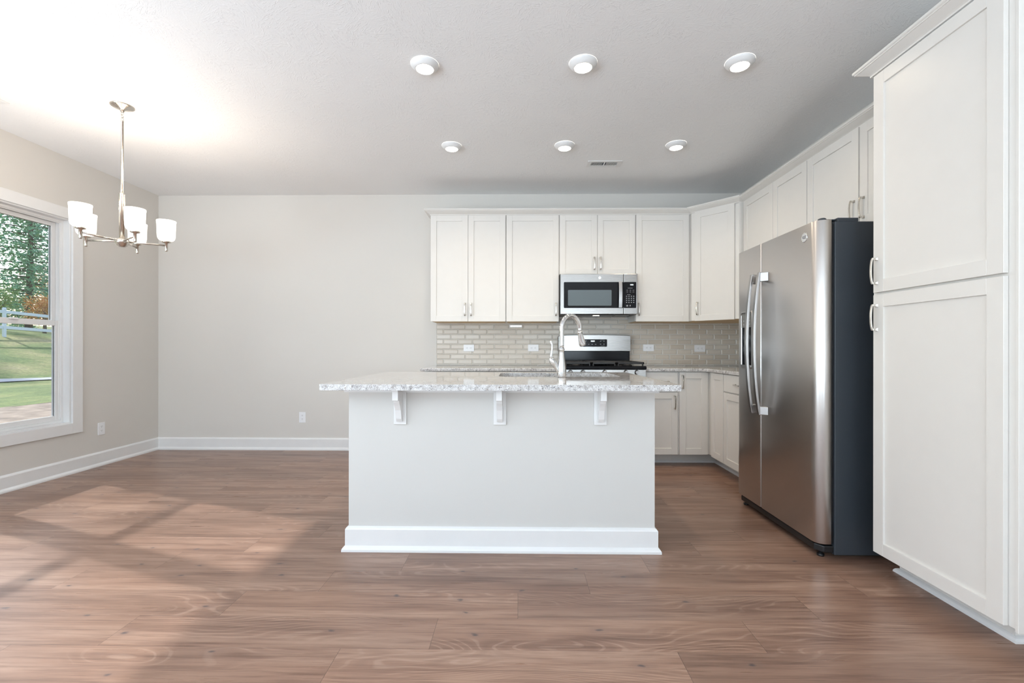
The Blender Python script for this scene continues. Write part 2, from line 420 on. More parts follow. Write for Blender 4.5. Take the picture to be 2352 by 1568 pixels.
# ------------------------------------------------------------------ the room
WZ0, WZ1 = .435, 2.225                     # twin window opening
WY = [(3.095, 3.905), (2.235, 3.045)]        # each unit's opening along the wall
struct('floor', MB().box(XL-.15, XR+.15, YR-.15, YB+.15, -.12, 0), M['floor'])
struct('ceiling', MB().box(XL-.15, XR+.15, YR-.15, YB+.15, HC, HC+.12), M['ceiling'])
struct('wall_back', MB().box(XL-.15, XR+.15, YB, YB+.15, 0, HC), M['wall'])
struct('wall_right', MB().box(XR, XR+.15, YR, YB, 0, HC), M['wall'])
w = MB()   # left wall with the twin window and two further window openings beside the camera
ops = [(2.235, 3.905, WZ0, WZ1), (-.15, 1.25, WZ0, WZ1), (-1.9, -.5, WZ0, WZ1)]
ys = YB
for y0, y1, z0, z1 in ops:
    w.box(XL-.15, XL, y1, ys, 0, HC); w.box(XL-.15, XL, y0, y1, 0, z0); w.box(XL-.15, XL, y0, y1, z1, HC); ys = y0
w.box(XL-.15, XL, YR, ys, 0, HC)
struct('wall_left', w, M['wall'])
w = MB(); xs = XL
for x0, x1, z0, z1 in ((-3.5, -.9, .25, 2.35), (.1, 1.9, 0, 2.25)):
    w.box(xs, x0, YR-.15, YR, 0, HC); w.box(x0, x1, YR-.15, YR, z1, HC)
    if z0 > 0: w.box(x0, x1, YR-.15, YR, 0, z0)
    xs = x1
w.box(xs, XR, YR-.15, YR, 0, HC)
struct('wall_rear', w, M['wall'])

def base_profile(): return [(0, 0), (.030, 0), (.030, .006), (.0295, .012), (.026, .019), (.019, .026), (.015, .030), (.015, .116), (.011, .124), (0, .131)]
struct('baseboard_left', MB().sweep([(XL, YR), (XL, YB)], [(o, z) for o, z in base_profile()]), M['trim'])
struct('baseboard_back', MB().sweep([(XL, YB), (-.885, YB)], base_profile()), M['trim'])

def window_unit(idx, y0, y1):
    root = bpy.data.objects.new('window_%d' % idx, None); C.objects.link(root); root['kind'] = 'structure'
    root.location = (XL, (y0+y1)/2, WZ0)
    cx, cy, cz = root.location
    def B(*a): return (a[0]-cx, a[1]-cx, a[2]-cy, a[3]-cy, a[4]-cz, a[5]-cz)
    def frame(mb, xa, xb, ya, yb, za, zb, t, tb=None, tt=None):
        tb = tb or t; tt = tt or t
        mb.box(*B(xa, xb, ya, ya+t, za, zb)).box(*B(xa, xb, yb-t, yb, za, zb)).box(*B(xa, xb, ya+t, yb-t, za, za+tb)).box(*B(xa, xb, ya+t, yb-t, zb-tt, zb))
    m = MB(); frame(m, XL-.14, XL-.001, y0, y1, WZ0, WZ1, .018)            # jamb liner
    frame(m, XL-.14, XL-.055, y0+.018, y1-.018, WZ0+.018, WZ1-.018, .020)  # frame
    frame(m, XL-.070, XL-.062, y0+.038, y1-.038, WZ0+.038, WZ1-.038, .008)
    obj('window_frame', m, M['trim'], root, .0015)
    zm = 1.315
    lo = MB(); frame(lo, XL-.098, XL-.068, y0+.040, y1-.040, WZ0+.040, zm+.022, .034, .040, .046)
    lo_o = obj('lower_sash', lo, M['trim'], root, .003)
    up = MB(); frame(up, XL-.134, XL-.104, y0+.040, y1-.040, zm-.022, WZ1-.040, .032, .044, .036)
    up_o = obj('upper_sash', up, M['trim'], root, .003)
    obj('glass_pane', MB().box(*B(XL-.085, XL-.081, y0+.072, y1-.072, WZ0+.078, zm-.022)), M['pane'], lo_o)
    obj('glass_pane', MB().box(*B(XL-.121, XL-.117, y0+.070, y1-.070, zm+.020, WZ1-.074)), M['pane'], up_o)
    obj('glazing_gasket', MB().box(*B(XL-.122, XL-.1165, y1-.072, y1-.070, zm+.02, WZ1-.074)).box(*B(XL-.086, XL-.0805, y1-.074, y1-.072, WZ0+.078, zm-.022)).box(*B(XL-.126, XL-.112, y0+.072, y1-.072, WZ1-.077, WZ1-.074)), M['mixer_grey'], root)
    obj('sash_lock', MB().box(*B(XL-.066, XL-.052, cy-.03, cy+.03, zm+.012, zm+.026)), M['white_plastic'], root, .003)
window_unit(1, *WY[0]); window_unit(2, *WY[1])
t = MB(); ya, yb, za, zb = 2.235, 3.905, WZ0, WZ1; cw = .085
for a in ((yb-.006, yb+cw, za-cw, zb+cw), (ya-cw, ya+.006, za-cw, zb+cw), (ya, yb-.006, zb-.006, zb+cw), (ya, yb-.006, za-cw, za+.006)):
    t.box(XL+.0005, XL+.019, *a)
t.box(XL-.14, XL+.012, WY[1][1], WY[0][0], za, zb)
struct('trim_1', t, M['trim'], bevel=.0015)
# glazing of the openings beside and behind the camera
for i, (y0, y1) in enumerate(((-.15, 1.25), (-1.9, -.5))):
    r = bpy.data.objects.new('window_%d' % (3+i), None); C.objects.link(r); r['kind'] = 'structure'; r.location = (XL, y0, WZ0)
    m = MB(); 
    for a in ((0, .05, 0, 1.78), (1.35, 1.4, 0, 1.78), (.68, .72, 0, 1.78), (0, 1.4, 0, .05), (0, 1.4, 1.73, 1.78)): m.box(-.13, -.05, *a)
    obj('window_frame', m, M['trim'], r)
for i, (x0, x1, z0, z1) in enumerate(((-3.5, -.9, .25, 2.35), (.1, 1.9, 0, 2.25))):
    r = bpy.data.objects.new('window_5' if i == 0 else 'door_1', None); C.objects.link(r); r['kind'] = 'structure'; r.location = (x0, YR, z0)
    W_, H_ = x1-x0, z1-z0; m = MB()
    for a in ((0, .06, 0, H_), (W_-.06, W_, 0, H_), (W_/2-.04, W_/2+.04, 0, H_)): m.box(a[0], a[1], -.13, -.05, a[2], a[3])
    m.box(0, W_, -.13, -.05, 0, .06).box(0, W_, -.13, -.05, H_-.06, H_)
    obj('window_frame' if i == 0 else 'door_frame', m, M['trim'], r)

# ------------------------------------------------------------------ backsplash
b = MB(); px_, pz_, g = .1560, .0535, .0016
def tile(x0, x1, z0, z1):
    x0, x1 = max(x0, -.888), min(x1, XR-.001); z0 = max(z0, .9165); z1 = min(z1, 1.378 if not .40 < (x0+x1)/2 < 1.17 else 1.52)
    if x1-x0 < .012 or z1-z0 < .006: return
    x0 += g; x1 -= g; z0 += g; z1 -= g; y0, y1 = YB-.004, YB-.010; k = .0075
    kx = min(k, (x1-x0)/3); kz = min(k, (z1-z0)/3)
    b.add([(x0,y0,z0),(x1,y0,z0),(x1,y0,z1),(x0,y0,z1),(x0+kx,y1,z0+kz),(x1-kx,y1,z0+kz),(x1-kx,y1,z1-kz),(x0+kx,y1,z1-kz)],
          [(4,5,6,7),(0,1,5,4),(1,2,6,5),(2,3,7,6),(3,0,4,7)])
for r in range(-3, 9):
    z1 = 1.357-r*pz_; off = 0 if r % 2 == 0 else -px_/2
    for k in range(-1, 23): x0 = -.889+off+k*px_; tile(x0, x0+px_, z1-pz_, z1)
bs = MB().box(-.889, XR-.0005, YB-.006, YB-.0005, .9155, 1.379).box(.41, 1.16, YB-.006, YB-.0005, 1.379, 1.52)
root = thing('tile_backsplash', 'glossy taupe brick-pattern backsplash on the back wall above the worktops', 'backsplash', (0, 0, 0))
obj('grout', bs, M['grout'], root)
o = obj('tiles', b, M['tile'], root); o['kind'] = 'stuff'

# ------------------------------------------------------------------ cabinet parts
def pull_mesh():
    L, rise = .128, .030; m = MB()
    pts = []
    n = 14
    for i in range(n+1):
        t = -1+2*i/n; pts.append((0, -(.018+(rise-.018)*math.sqrt(max(0, 1-t*t*.92))), t*L/2))
    # flat bow: swept rectangle 11 x 5 mm
    o = len(m.v); hw, th = .0052, .0028
    for x, y, z in pts:
        for a, c in ((-hw, -th), (hw, -th), (hw, th), (-hw, th)): m.v.append((a, y+c, z))
    for i in range(n):
        for k in range(4): k2 = (k+1) % 4; m.f.append((o+4*i+k, o+4*i+k2, o+4*i+4+k2, o+4*i+4+k)); m.sm.append(False)
    m.f.append((o, o+1, o+2, o+3)); m.sm.append(False); m.f.append((o+4*n+3, o+4*n+2, o+4*n+1, o+4*n)); m.sm.append(False)
    for s in (-1, 1):
        zc = s*(L/2-.006)
        for (y0, w0), (y1, w1) in (((0, .0085), (-.010, .0050)), ((-.010, .0050), (-.021, .0050))):
            m.add([(-w0,y0,zc-w0),(w0,y0,zc-w0),(w0,y0,zc+w0),(-w0,y0,zc+w0),(-w1,y1,zc-w1),(w1,y1,zc-w1),(w1,y1,zc+w1),(-w1,y1,zc+w1)],
                  [(0,3,2,1),(4,5,6,7),(0,1,5,4),(1,2,6,5),(2,3,7,6),(3,0,4,7)])
    return m
PULL = pull_mesh().mesh('handle', M['pull'])
def handle(parent, x, z, horizontal=False, y=-.019):
    h = bpy.data.objects.new('handle', PULL); C.objects.link(h); h.parent = parent; h.location = (x, y, z)
    if horizontal: h.rotation_euler = (0, PI/2, 0)
    bv = h.modifiers.new('bevel', 'BEVEL'); bv.width = .0012; bv.segments = 2; bv.limit_method = 'ANGLE'
def door(parent, x0, x1, z0, z1, hx=None, hz=None, hh=False, st=.057, name='door', slab=False):
    m = MB(); y0, y1 = -.019, -.001
    if slab: m.box(x0, x1, y0, y1, z0, z1)
    else:
        m.box(x0, x0+st, y0, y1, z0, z1).box(x1-st, x1, y0, y1, z0, z1)
        m.box(x0+st, x1-st, y0, y1, z0, z0+st).box(x0+st, x1-st, y0, y1, z1-st, z1)
        m.box(x0+st-.003, x1-st+.003, y0+.0085, y1, z0+st-.003, z1-st+.003)
    d = obj(name, m, M['cabinet'], parent, .0009, 1)
    if hx is not None: handle(d, hx, hz, hh)
    return d
def cabinet(label, group, loc, rz, w, z0, z1, depth, doors, kind='wall_cabinet', toe=None, bottom=False):
    """local frame: x along the front from its left end, y into the cabinet, z up from the floor"""
    r = thing(kind, label, 'cabinet', loc, rz, group)
    m = MB().box(.0005, w-.0005, 0, depth, z0+(.004 if bottom else 0), z1)
    obj('body', m, M['cabinet'], r, .001, 1)
    if bottom: obj('underside', MB().box(.012, w-.012, .019, depth-.001, z0, z0+.0035), M['cab_in'], r)
    if toe: obj('toe_kick', MB().box(.0005, w-.0005, toe, depth, 0, z0-.0005), M['cabinet'], r)
    for d in doors:
        door(r, **d)
    return r
UZ0, UZ1, YF = 1.37, 2.436, 4.553
G = .005
g1 = 'wall cabinets along the back wall'; g2 = 'wall cabinets along the right wall'
cabinet('ivory two-door wall cabinet at the left end above the backsplash', g1, (-.893, YF, 0), 0, .762, UZ0, UZ1, .300,
        [dict(x0=G, x1=.3795, z0=UZ0, z1=UZ1-.002, hx=.350, hz=1.490), dict(x0=.3825, x1=.762-G, z0=UZ0, z1=UZ1-.002, hx=.412, hz=1.490)], bottom=True)
cabinet('ivory single-door wall cabinet left of the microwave', g1, (-.131, YF, 0), 0, .533, UZ0, UZ1, .300,
        [dict(x0=G, x1=.533-G, z0=UZ0, z1=UZ1-.002, hx=.500, hz=1.490)], bottom=True)
cabinet('short ivory two-door wall cabinet directly above the microwave', g1, (.402, YF, 0), 0, .762, 1.838, UZ1, .300,
        [dict(x0=G, x1=.3795, z0=1.838, z1=UZ1-.002, hx=.350, hz=1.948), dict(x0=.3825, x1=.762-G, z0=1.838, z1=UZ1-.002, hx=.412, hz=1.948)])
cabinet('ivory single-door wall cabinet right of the microwave', g1, (1.164, YF, 0), 0, .545, UZ0, UZ1, .300,
        [dict(x0=G, x1=.533-G, z0=UZ0, z1=UZ1-.002, hx=.030, hz=1.490)], bottom=True)
# angled corner cabinet
r = thing('corner_wall_cabinet', 'ivory corner wall cabinet with an angled door between the two cabinet runs', 'cabinet', (1.7095, YF, 0), 0)
A = Vector((0.004, -.050)); Bp = Vector((.306, -.378)); dv = (Bp-A); Ld = dv.length; ang = math.atan2(dv.y, dv.x)
out = [(.0, .0), (.0, -.050), (.306, -.378), (.350, -.378), (.65, -.378), (.65, .300), (0, .300)]
obj('body', MB().prism(out, UZ0+.004, UZ1, 'z'), M['cabinet'], r, .001, 1)
obj('underside', MB().prism([(.02, -.04), (.30, -.35), (.64, -.35), (.64, .29), (.02, .29)], UZ0, UZ0+.0035, 'z'), M['cab_in'], r)
dr = MB(); dd = obj('door', dr.box(.035, .035+.057, -.019, -.001, UZ0, UZ1-.002).box(Ld-.035-.057, Ld-.035, -.019, -.001, UZ0, UZ1-.002)
    .box(.092, Ld-.092, -.019, -.001, UZ0, UZ0+.057).box(.092, Ld-.092, -.019, -.001, UZ1-.059, UZ1-.002).box(.09, Ld-.09, -.0105, -.001, UZ0+.05, UZ1-.05), M['cabinet'], r, .0009, 1,
    loc=(A.x, A.y, 0), rot=(0, 0, ang))
handle(dd, .066, 1.490)
obj('filler_strip', MB().box(.308, .348, -.382, -.3785, UZ0, UZ1).box(.315, .341, -.385, -.382, UZ0+.02, UZ1-.02), M['cabinet'], r)
# right wall run, fronts facing the island
XF = 2.059; RZ = -PI/2
cabinet('ivory two-door wall cabinet on the right wall between corner cabinet and fridge', g2, (XF, 4.174, 0), RZ, .934, UZ0, UZ1, .305,
        [dict(x0=.030, x1=.502, z0=UZ0, z1=UZ1-.002, hx=.472, hz=1.490), dict(x0=.507, x1=.929, z0=UZ0, z1=UZ1-.002, hx=.537, hz=1.490)], bottom=True)
cabinet('short ivory two-door wall cabinet above the fridge', g2, (XF, 3.239, 0), RZ, .976, 1.835, UZ1, .305,
        [dict(x0=G, x1=.485, z0=1.835, z1=UZ1-.002, hx=.452, hz=1.938), dict(x0=.498, x1=.972, z0=1.835, z1=UZ1-.002, hx=.530, hz=1.938)], bottom=True)
# pantry
PX = 1.749
r = cabinet('tall ivory pantry cabinet with two stacked doors beside the fridge', None, (PX, 2.258, 0), RZ, .640, .114, 2.436, .615,
        [dict(x0=.022, x1=.616, z0=.114, z1=1.362, hx=.045, hz=1.252, st=.060, name='lower_door'),
         dict(x0=.022, x1=.616, z0=1.373, z1=2.427, hx=.045, hz=1.476, st=.060, name='upper_door')], kind='pantry_cabinet')
obj('end_panel', MB().box(.6405, .6465, .010, .615, .114, 2.436).box(.6405, .652, -.004, .030, .105, 2.436), M['cabinet'], r, .001, 1)
obj('toe_kick', MB().box(.004, .522, .125, .615, 0, .1135), M['cabinet'], r)
obj('shoe_molding', MB().sweep([(-.001+.005, .615), (-.001+.005, .125), (.522, .125), (.522, .615)], [(0, 0), (.019, 0), (.018, .008), (.012, .016), (.005, .020), (0, .021)]), M['trim'], r)

# crowns
crown = [(0, 2.4365), (.004, 2.4365), (.004, 2.444), (.010, 2.449), (.044, 2.470), (.048, 2.470), (.048, 2.474), (.055, 2.478), (.055, 2.489), (0, 2.489)]
tag(obj('crown_molding', MB().sweep([(-.893, YB-.001), (-.893, YF-.012), (1.7085, YF-.012), (1.7085, YF-.054), (2.0135, 4.172), (2.056, 4.172), (2.056, 2.318)], crown), M['cabinet']),
    'ivory crown molding running along the tops of the wall cabinets', 'molding')
tag(obj('crown_molding', MB().sweep([(XR-.001, 2.260), (PX-.012, 2.258), (PX-.012, 1.600), (XR-.001, 1.600)], [(a*1.0, z+.0) for a, z in crown]), M['cabinet']),
    'ivory crown molding around the top of the tall pantry cabinet', 'molding')

# ------------------------------------------------------------------ base cabinets and worktops
BYF = 4.248; bz0, bz1 = .114, .884
gb = 'base cabinets under the back worktop'
cabinet('ivory two-door base cabinet at the left end of the back worktop', gb, (-.893, BYF, 0), 0, .762, bz0, bz1, .606,
        [dict(x0=G, x1=.3795, z0=bz0, z1=.690, hx=.350, hz=.60), dict(x0=.3825, x1=.762-G, z0=bz0, z1=.690, hx=.412, hz=.60),
         dict(x0=G, x1=.762-G, z0=.700, z1=.874, hx=.381, hz=.79, hh=True, name='drawer', slab=True)], kind='base_cabinet', toe=.16)
cabinet('ivory base cabinet with drawer left of the range', gb, (-.131, BYF, 0), 0, .533, bz0, bz1, .606,
        [dict(x0=G, x1=.528, z0=bz0, z1=.690, hx=.498, hz=.60),
         dict(x0=G, x1=.528, z0=.700, z1=.874, hx=.266, hz=.79, hh=True, name='drawer', slab=True)], kind='base_cabinet', toe=.16)
cabinet('ivory base cabinet with drawer right of the range', gb, (1.172, BYF, 0), 0, .314, bz0, bz1, .606,
        [dict(x0=G, x1=.306, z0=bz0, z1=.690, hx=.276, hz=.60),
         dict(x0=G, x1=.306, z0=.700, z1=.880, hx=.160, hz=.792, hh=True, name='drawer', slab=True)], kind='base_cabinet', toe=.16)
# corner base cabinet: one box with two doors at a right angle
r = thing('corner_base_cabinet', 'ivory corner base cabinet with two doors meeting at a right angle', 'cabinet', (1.487, BYF, 0), 0)
out = [(0, 0), (.287, 0), (.287, -.338), (.882, -.338), (.882, .606), (0, .606)]
obj('body', MB().prism(out, bz0, bz1, 'z'), M['cabinet'], r, .001, 1)
toe_ = [(0, .16), (.414, .16), (.414, -.338), (.882, -.338), (.882, .606), (0, .606)]
obj('toe_kick', MB().prism(toe_, 0, bz0-.0005, 'z'), M['cabinet'], r)
d = door(r, .008, .268, bz0, .880, .033, .790)
d2 = door(r, .008+.012, .262, bz0, .880); d2.location = (.287, 0, 0); d2.rotation_euler = (0, 0, RZ); d2.location = (.287, -.062, 0)
for ch in r.children:
    pass
d2.location = (.287, -.070, 0)
cabinet('ivory base cabinet with drawer and door between corner and fridge', 'base cabinets on the right wall', (1.774, 3.909, 0), RZ, .560, bz0, bz1, .595,
        [dict(x0=.004, x1=.552, z0=bz0, z1=.725, hx=.515, hz=.62), dict(x0=.004, x1=.552, z0=.736, z1=.880, hx=.280, hz=.805, hh=True, name='drawer', slab=True)], kind='base_cabinet', toe=.127)
shoe = [(0, 0), (.017, 0), (.016, .008), (.011, .015), (.005, .019), (0, .020)]
tag(obj('shoe_molding', MB().sweep([(1.174, 4.4075), (1.9005, 4.4075), (1.9005, 3.352)], shoe), M['trim']), 'white shoe molding along the toe kick of the corner base cabinets', 'molding')
# worktops
tag(obj('granite_worktop', MB().box(-.925, .404, 4.214, YB-.0115, .8855, .9155), M['granite'], None, .006, 3), 'short speckled granite worktop left of the range', 'worktop')
tag(obj('granite_worktop', MB().slab([(1.176, YB-.0115), (1.176, 4.214), (1.70, 4.214), (1.738, 4.176), (1.738, 3.345), (XR-.001, 3.345), (XR-.001, YB-.0115)][::-1], [], .8855, .9155), M['granite'], None, .006, 3),
    'L-shaped speckled granite worktop right of the range wrapping the corner', 'worktop')

# ------------------------------------------------------------------ island
IX0, IX1 = -.929, .735
isl = thing('kitchen_island', 'greige painted kitchen island with white base molding and white corbels in the foreground', 'kitchen island', (-.097, 2.458, 0))
def L(v, ax): return v-(isl.location[ax])
def ibox(m, x0, x1, y0, y1, z0, z1): return m.box(L(x0, 0), L(x1, 0), L(y0, 1), L(y1, 1), z0, z1)
obj('body', ibox(ibox(ibox(ibox(MB(), IX0, IX1, 2.458, 2.50, 0, .8845), IX0, IX0+.03, 2.5005, 3.42, 0, .8845), IX1-.03, IX1, 2.5005, 3.42, 0, .8845), IX0+.031, IX1-.031, 3.401, 3.42, .10, .8845), M['island'], isl)
path = [(L(IX0, 0), L(3.40, 1)), (L(IX0, 0), 0), (L(IX1, 0), 0), (L(IX1, 0), L(3.40, 1))]
# path walks so the room is on its right-hand side
obj('base_molding', MB().sweep(path, base_profile()), M['trim'], isl)
obj('top_trim', MB().sweep(path, [(0, .862), (.019, .862), (.019, .8845), (0, .8845)]), M['trim'], isl)
def corbel(cx):
    m = MB(); x = L(cx, 0)
    m.box(x-.034, x+.034, -.0125, -.0005, .688, .8615)
    arm = [(-.0125, .704), (-.030, .706), (-.040, .722), (-.046, .745), (-.054, .770), (-.070, .795), (-.084, .812), (-.090, .826), (-.104, .826), (-.112, .828), (-.112, .8845), (-.0195, .8845), (-.0195, .8615), (-.0125, .8615)]
    m.prism(arm, x-.0155, x+.0155, 'x')
    obj('corbel', m, M['trim'], isl, .001, 1)
for cx in (-.645, -.103, .440): corbel(cx)
hole = rrect(-.135, .668, 2.935, 3.385, .07, 8)
top = rrect(-1.022, .823, 2.290, 3.500, .012, 4)
tag(obj('granite_island_top', MB().slab(top, [hole], .8855, .917), M['granite'], None, .006, 3), 'large speckled granite slab topping the island', 'worktop')
s = MB()
a = rrect(-.135, .668, 2.935, 3.385, .07, 8); bt = rrect(-.10, .635, 2.97, 3.35, .06, 8); n = len(a); lip = rrect(-.150, .683, 2.920, 3.400, .07, 8)
s.v += [(p[0], p[1], .8845) for p in lip]+[(p[0], p[1], .8845) for p in a]+[(p[0], p[1], .70) for p in bt]
for i in range(n):
    j = (i+1) % n; s.f += [(i, j, n+j, n+i), (n+i, n+j, 2*n+j, 2*n+i)]; s.sm += [False, True]
s.f.append(tuple(2*n+i for i in range(n))); s.sm.append(False)
sk = obj('sink_basin', s, M['steel_x']); so = sk.modifiers.new('solid', 'SOLIDIFY'); so.thickness = .0012; so.offset = -1
tag(sk, 'undermount stainless sink basin set into the island top', 'sink')

# faucet
fz = .917; fc = thing('kitchen_faucet', 'polished chrome gooseneck pull-down faucet on the island behind the sink edge', 'faucet', (.272, 2.885, fz))
obj('body', MB().lathe([(.026, 0), (.0265, .004), (.0285, .012), (.0295, .040), (.0280, .066), (.0245, .092), (.0195, .125), (.0165, .155), (.0160, .168), (.0195, .171), (.0200, .178), (.0195, .184), (.0155, .187)], 40), M['chrome'], fc)
ax, ay = math.cos(math.radians(37)), math.sin(math.radians(37)); Ra = .080
pts = [(0, 0, .185+.12*i/6) for i in range(7)]
for i in range(1, 25):
    a = PI*i/24*1.04; q = Ra-Ra*math.cos(a); pts.append((q*ax, q*ay, .305+Ra*1.12*math.sin(a)))
obj('spout', MB().tube(pts, .0152, 20), M['chrome'], fc)
e = Vector(pts[-1]); dirn = Vector((ax*.30, ay*.30, -.95)).normalized()
rot = dirn.to_track_quat('Z', 'Y').to_matrix().to_4x4(); Mh = Matrix.Translation(e) @ rot
hd = obj('spray_head', MB().lathe([(.0150, -.004), (.0180, 0), (.0185, .005), (.0165, .010), (.0160, .020), (.0185, .040), (.0215, .066), (.0235, .084), (.0225, .092), (.0190, .096)], 32, Mh), M['chrome'], fc)
obj('spray_face', MB().lathe([(.0185, .0955), (.0185, .0975)], 32, Mh), M['black_plastic'], hd)
v0 = Vector((-.020, -.004, .045)); v1 = Vector((-.066, -.010, .112)); rotv = (v1-v0).normalized().to_track_quat('Z', 'Y').to_matrix().to_4x4()
hv = obj('valve', MB().lathe([(.017, -.02), (.0165, .0), (.0155, .02), (.0165, .040), (.0195, .055), (.0205, .060), (.0205, .068), (.0190, .076), (.0165, .086), (.0105, .095), (.004, .099)], 32, Matrix.Translation(v0) @ rotv), M['chrome'], fc)
obj('lever', MB().tube([(-.066, -.010, .118), (-.067, -.010, .140), (-.063, -.010, .165), (-.061, -.010, .190), (-.064, -.010, .212), (-.070, -.010, .228), (-.071, -.010, .233)], [.0135, .0085, .0066, .0066, .0075, .0078, .004], 16), M['chrome'], hv)

# ------------------------------------------------------------------ range
rx0, rx1 = .409, 1.171; rg = thing('gas_range', 'stainless gas range with black cooktop and backguard under the microwave', 'range', (.79, 4.20, 0))
def Lx(x): return x-.79
def Ly(y): return y-4.20
obj('body', MB().box(Lx(rx0), Lx(rx1), Ly(4.222), Ly(4.80), .03, .905), M['black'], rg, .002)
cp = obj('control_panel', MB().prism([(Ly(4.222), .905), (Ly(4.222), .790), (Ly(4.178), .790), (Ly(4.186), .905)], Lx(rx0), Lx(rx1), 'x'), M['steel_x'], rg, .002)
for kx in (.475, .590, .790, .985, 1.085):
    kn = MB().lathe([(.0215, 0), (.0215, .006), (.0175, .010), (.0165, .028), (.0150, .031)], 24, T(Lx(kx), Ly(4.183), .881, PI/2))
    kn.box(Lx(kx)-.0045, Lx(kx)+.0045, Ly(4.183)-.036, Ly(4.183)-.028, .866, .896)
    obj('knob', kn, M['steel_z'], cp)
od = obj('oven_door', MB().box(Lx(rx0)+.003, Lx(rx1)-.003, Ly(4.19), Ly(4.221), .20, .782), M['steel_x'], rg, .004)
obj('oven_window', MB().box(Lx(.50), Lx(1.08), Ly(4.186), Ly(4.19), .36, .62), M['black'], od)
obj('door_handle', MB().tube([(Lx(.45), Ly(4.13), .735), (Lx(1.13), Ly(4.13), .735)], .011, 14).box(Lx(.46), Lx(.48), Ly(4.13), Ly(4.19), .728, .742).box(Lx(1.10), Lx(1.12), Ly(4.13), Ly(4.19), .728, .742), M['steel_x'], od)
obj('storage_drawer', MB().box(Lx(rx0)+.003, Lx(rx1)-.003, Ly(4.19), Ly(4.221), .045, .192), M['steel_x'], rg, .004)
ct = obj('cooktop', MB().box(Lx(rx0)-.004, Lx(rx1)+.004, Ly(4.172), Ly(4.80), .9055, .938), M['black'], rg, .008, 3)
for i, (gx0, gx1) in enumerate(((.425, .668), (.676, .900), (.908, 1.158))):
    m = MB(); z0, z1 = .955, .974; y0, y1 = 4.200, 4.740; t_ = .012
    m.box(Lx(gx0), Lx(gx1), Ly(y0), Ly(y0+t_), z0, z1).box(Lx(gx0), Lx(gx1), Ly(y1-t_), Ly(y1), z0, z1)
    m.box(Lx(gx0), Lx(gx0+t_), Ly(y0), Ly(y1), z0, z1).box(Lx(gx1-t_), Lx(gx1), Ly(y0), Ly(y1), z0, z1)
    m.box(Lx(gx0), Lx(gx1), Ly((y0+y1)/2-t_/2), Ly((y0+y1)/2+t_/2), z0, z1)
    cxm = (gx0+gx1)/2
    for yy in (y0+.13, y1-.13):
        for a in range(4):
            an = PI/4+a*PI/2; m.tube([(Lx(cxm)+.03*math.cos(an), Ly(yy)+.03*math.sin(an), .966), (Lx(cxm)+.105*math.cos(an), Ly(yy)+.105*math.sin(an), .966)], .006, 6)
    for fx in (gx0+.006, gx1-.018):
        for fy in (y0, y1-.014): m.box(Lx(fx), Lx(fx+.012), Ly(fy), Ly(fy+.014), .9385, .957)
    if i == 1: m.box(Lx(gx0+.012), Lx(gx1-.012), Ly(y0+.013), Ly(y1-.013), .958, .977)
    obj('grate', m, M['black_matte'], ct, .002, 1)
    if i != 1:
        for yy in (y0+.13, y1-.13): obj('burner', MB().lathe([(.045, .9385), (.045, .944), (.034, .945), (.034, .953), (.030, .956)], 24, T(Lx(cxm), Ly(yy), 0)), M['black_matte'], ct)
bgd = obj('backguard_base', MB().box(Lx(.424), Lx(1.165), Ly(4.776), Ly(4.846), .938, 1.072), M['black'], rg, .003)
pts = [(Lx(.418), 1.072), (Lx(1.172), 1.072), (Lx(1.172), 1.226), (Lx(1.162), 1.234)]
for i in range(9): x = 1.150-(1.150-.440)*i/8; pts.append((Lx(x), 1.236+.007*math.sin(PI*i/8)))
pts += [(Lx(.428), 1.234), (Lx(.418), 1.226)]
obj('backguard_trim', MB().prism([(x*1.004, z+(.0022 if z > 1.2 else -.001)) for x, z in pts], Ly(4.780), Ly(4.846), 'y'), M['black_plastic'], rg)
bk = obj('backguard', MB().prism(pts, Ly(4.764), Ly(4.7795), 'y'), M['steel_x'], rg, .003)
dpm = MB().prism(rrect(Lx(.672), Lx(.925), 1.118, 1.196, .008, 4), Ly(4.7615), Ly(4.7645), 'y')
text('clock_digits', '10:01', .021, M['display'], bk, (Lx(.775), Ly(4.7605), 1.176), (PI/2, 0, 0))
m = MB()
for x, z in [(.690+.036*i, 1.140) for i in range(4)]+[(.850, 1.172), (.885, 1.172), (.850, 1.142), (.885, 1.142), (.696, 1.176)]: m.box(Lx(x), Lx(x+.014), Ly(4.7608), Ly(4.7616), z, z+.006)
m.box(Lx(.855), Lx(.900), Ly(4.7608), Ly(4.7616), 1.188, 1.190).box(Lx(.855), Lx(.900), Ly(4.7608), Ly(4.7616), 1.126, 1.128)
obj2('display_panel', [(dpm, M['black']), (m, M['grey_print'])], bk)

# ------------------------------------------------------------------ microwave
mw = thing('microwave', 'stainless over-the-range microwave with dark window hanging under the wall cabinet', 'microwave', (.783, 4.455, 1.434))
def mx(x): return x-.783
def my(y): return y-4.455
def mz(z): return z-1.434
obj('body', MB().box(mx(.404), mx(1.161), my(4.480), my(4.850), mz(1.434), mz(1.834)), M['black_plastic'], mw, .003)
obj('side_trim', MB().box(mx(.4035), mx(.412), my(4.462), my(4.481), mz(1.436), mz(1.832)), M['black_plastic'], mw)
fr = obj('door', MB().box(mx(.408), mx(1.025), my(4.455), my(4.479), mz(1.436), mz(1.833)), M['steel_x'], mw, .004)
fp = obj('control_side', MB().box(mx(1.028), mx(1.163), my(4.455), my(4.479), mz(1.436), mz(1.833)), M['steel_x'], mw, .004)
obj('window_surround', MB().prism(rrect(mx(.441), mx(1.024), mz(1.497), mz(1.752), .008, 4), my(4.4525), my(4.4555), 'y'), M['black'], fr)
obj('window', MB().prism(rrect(mx(.481), mx(.908), mz(1.520), mz(1.674), .008, 4), my(4.4505), my(4.4527), 'y'), M['glass_grey'], fr)
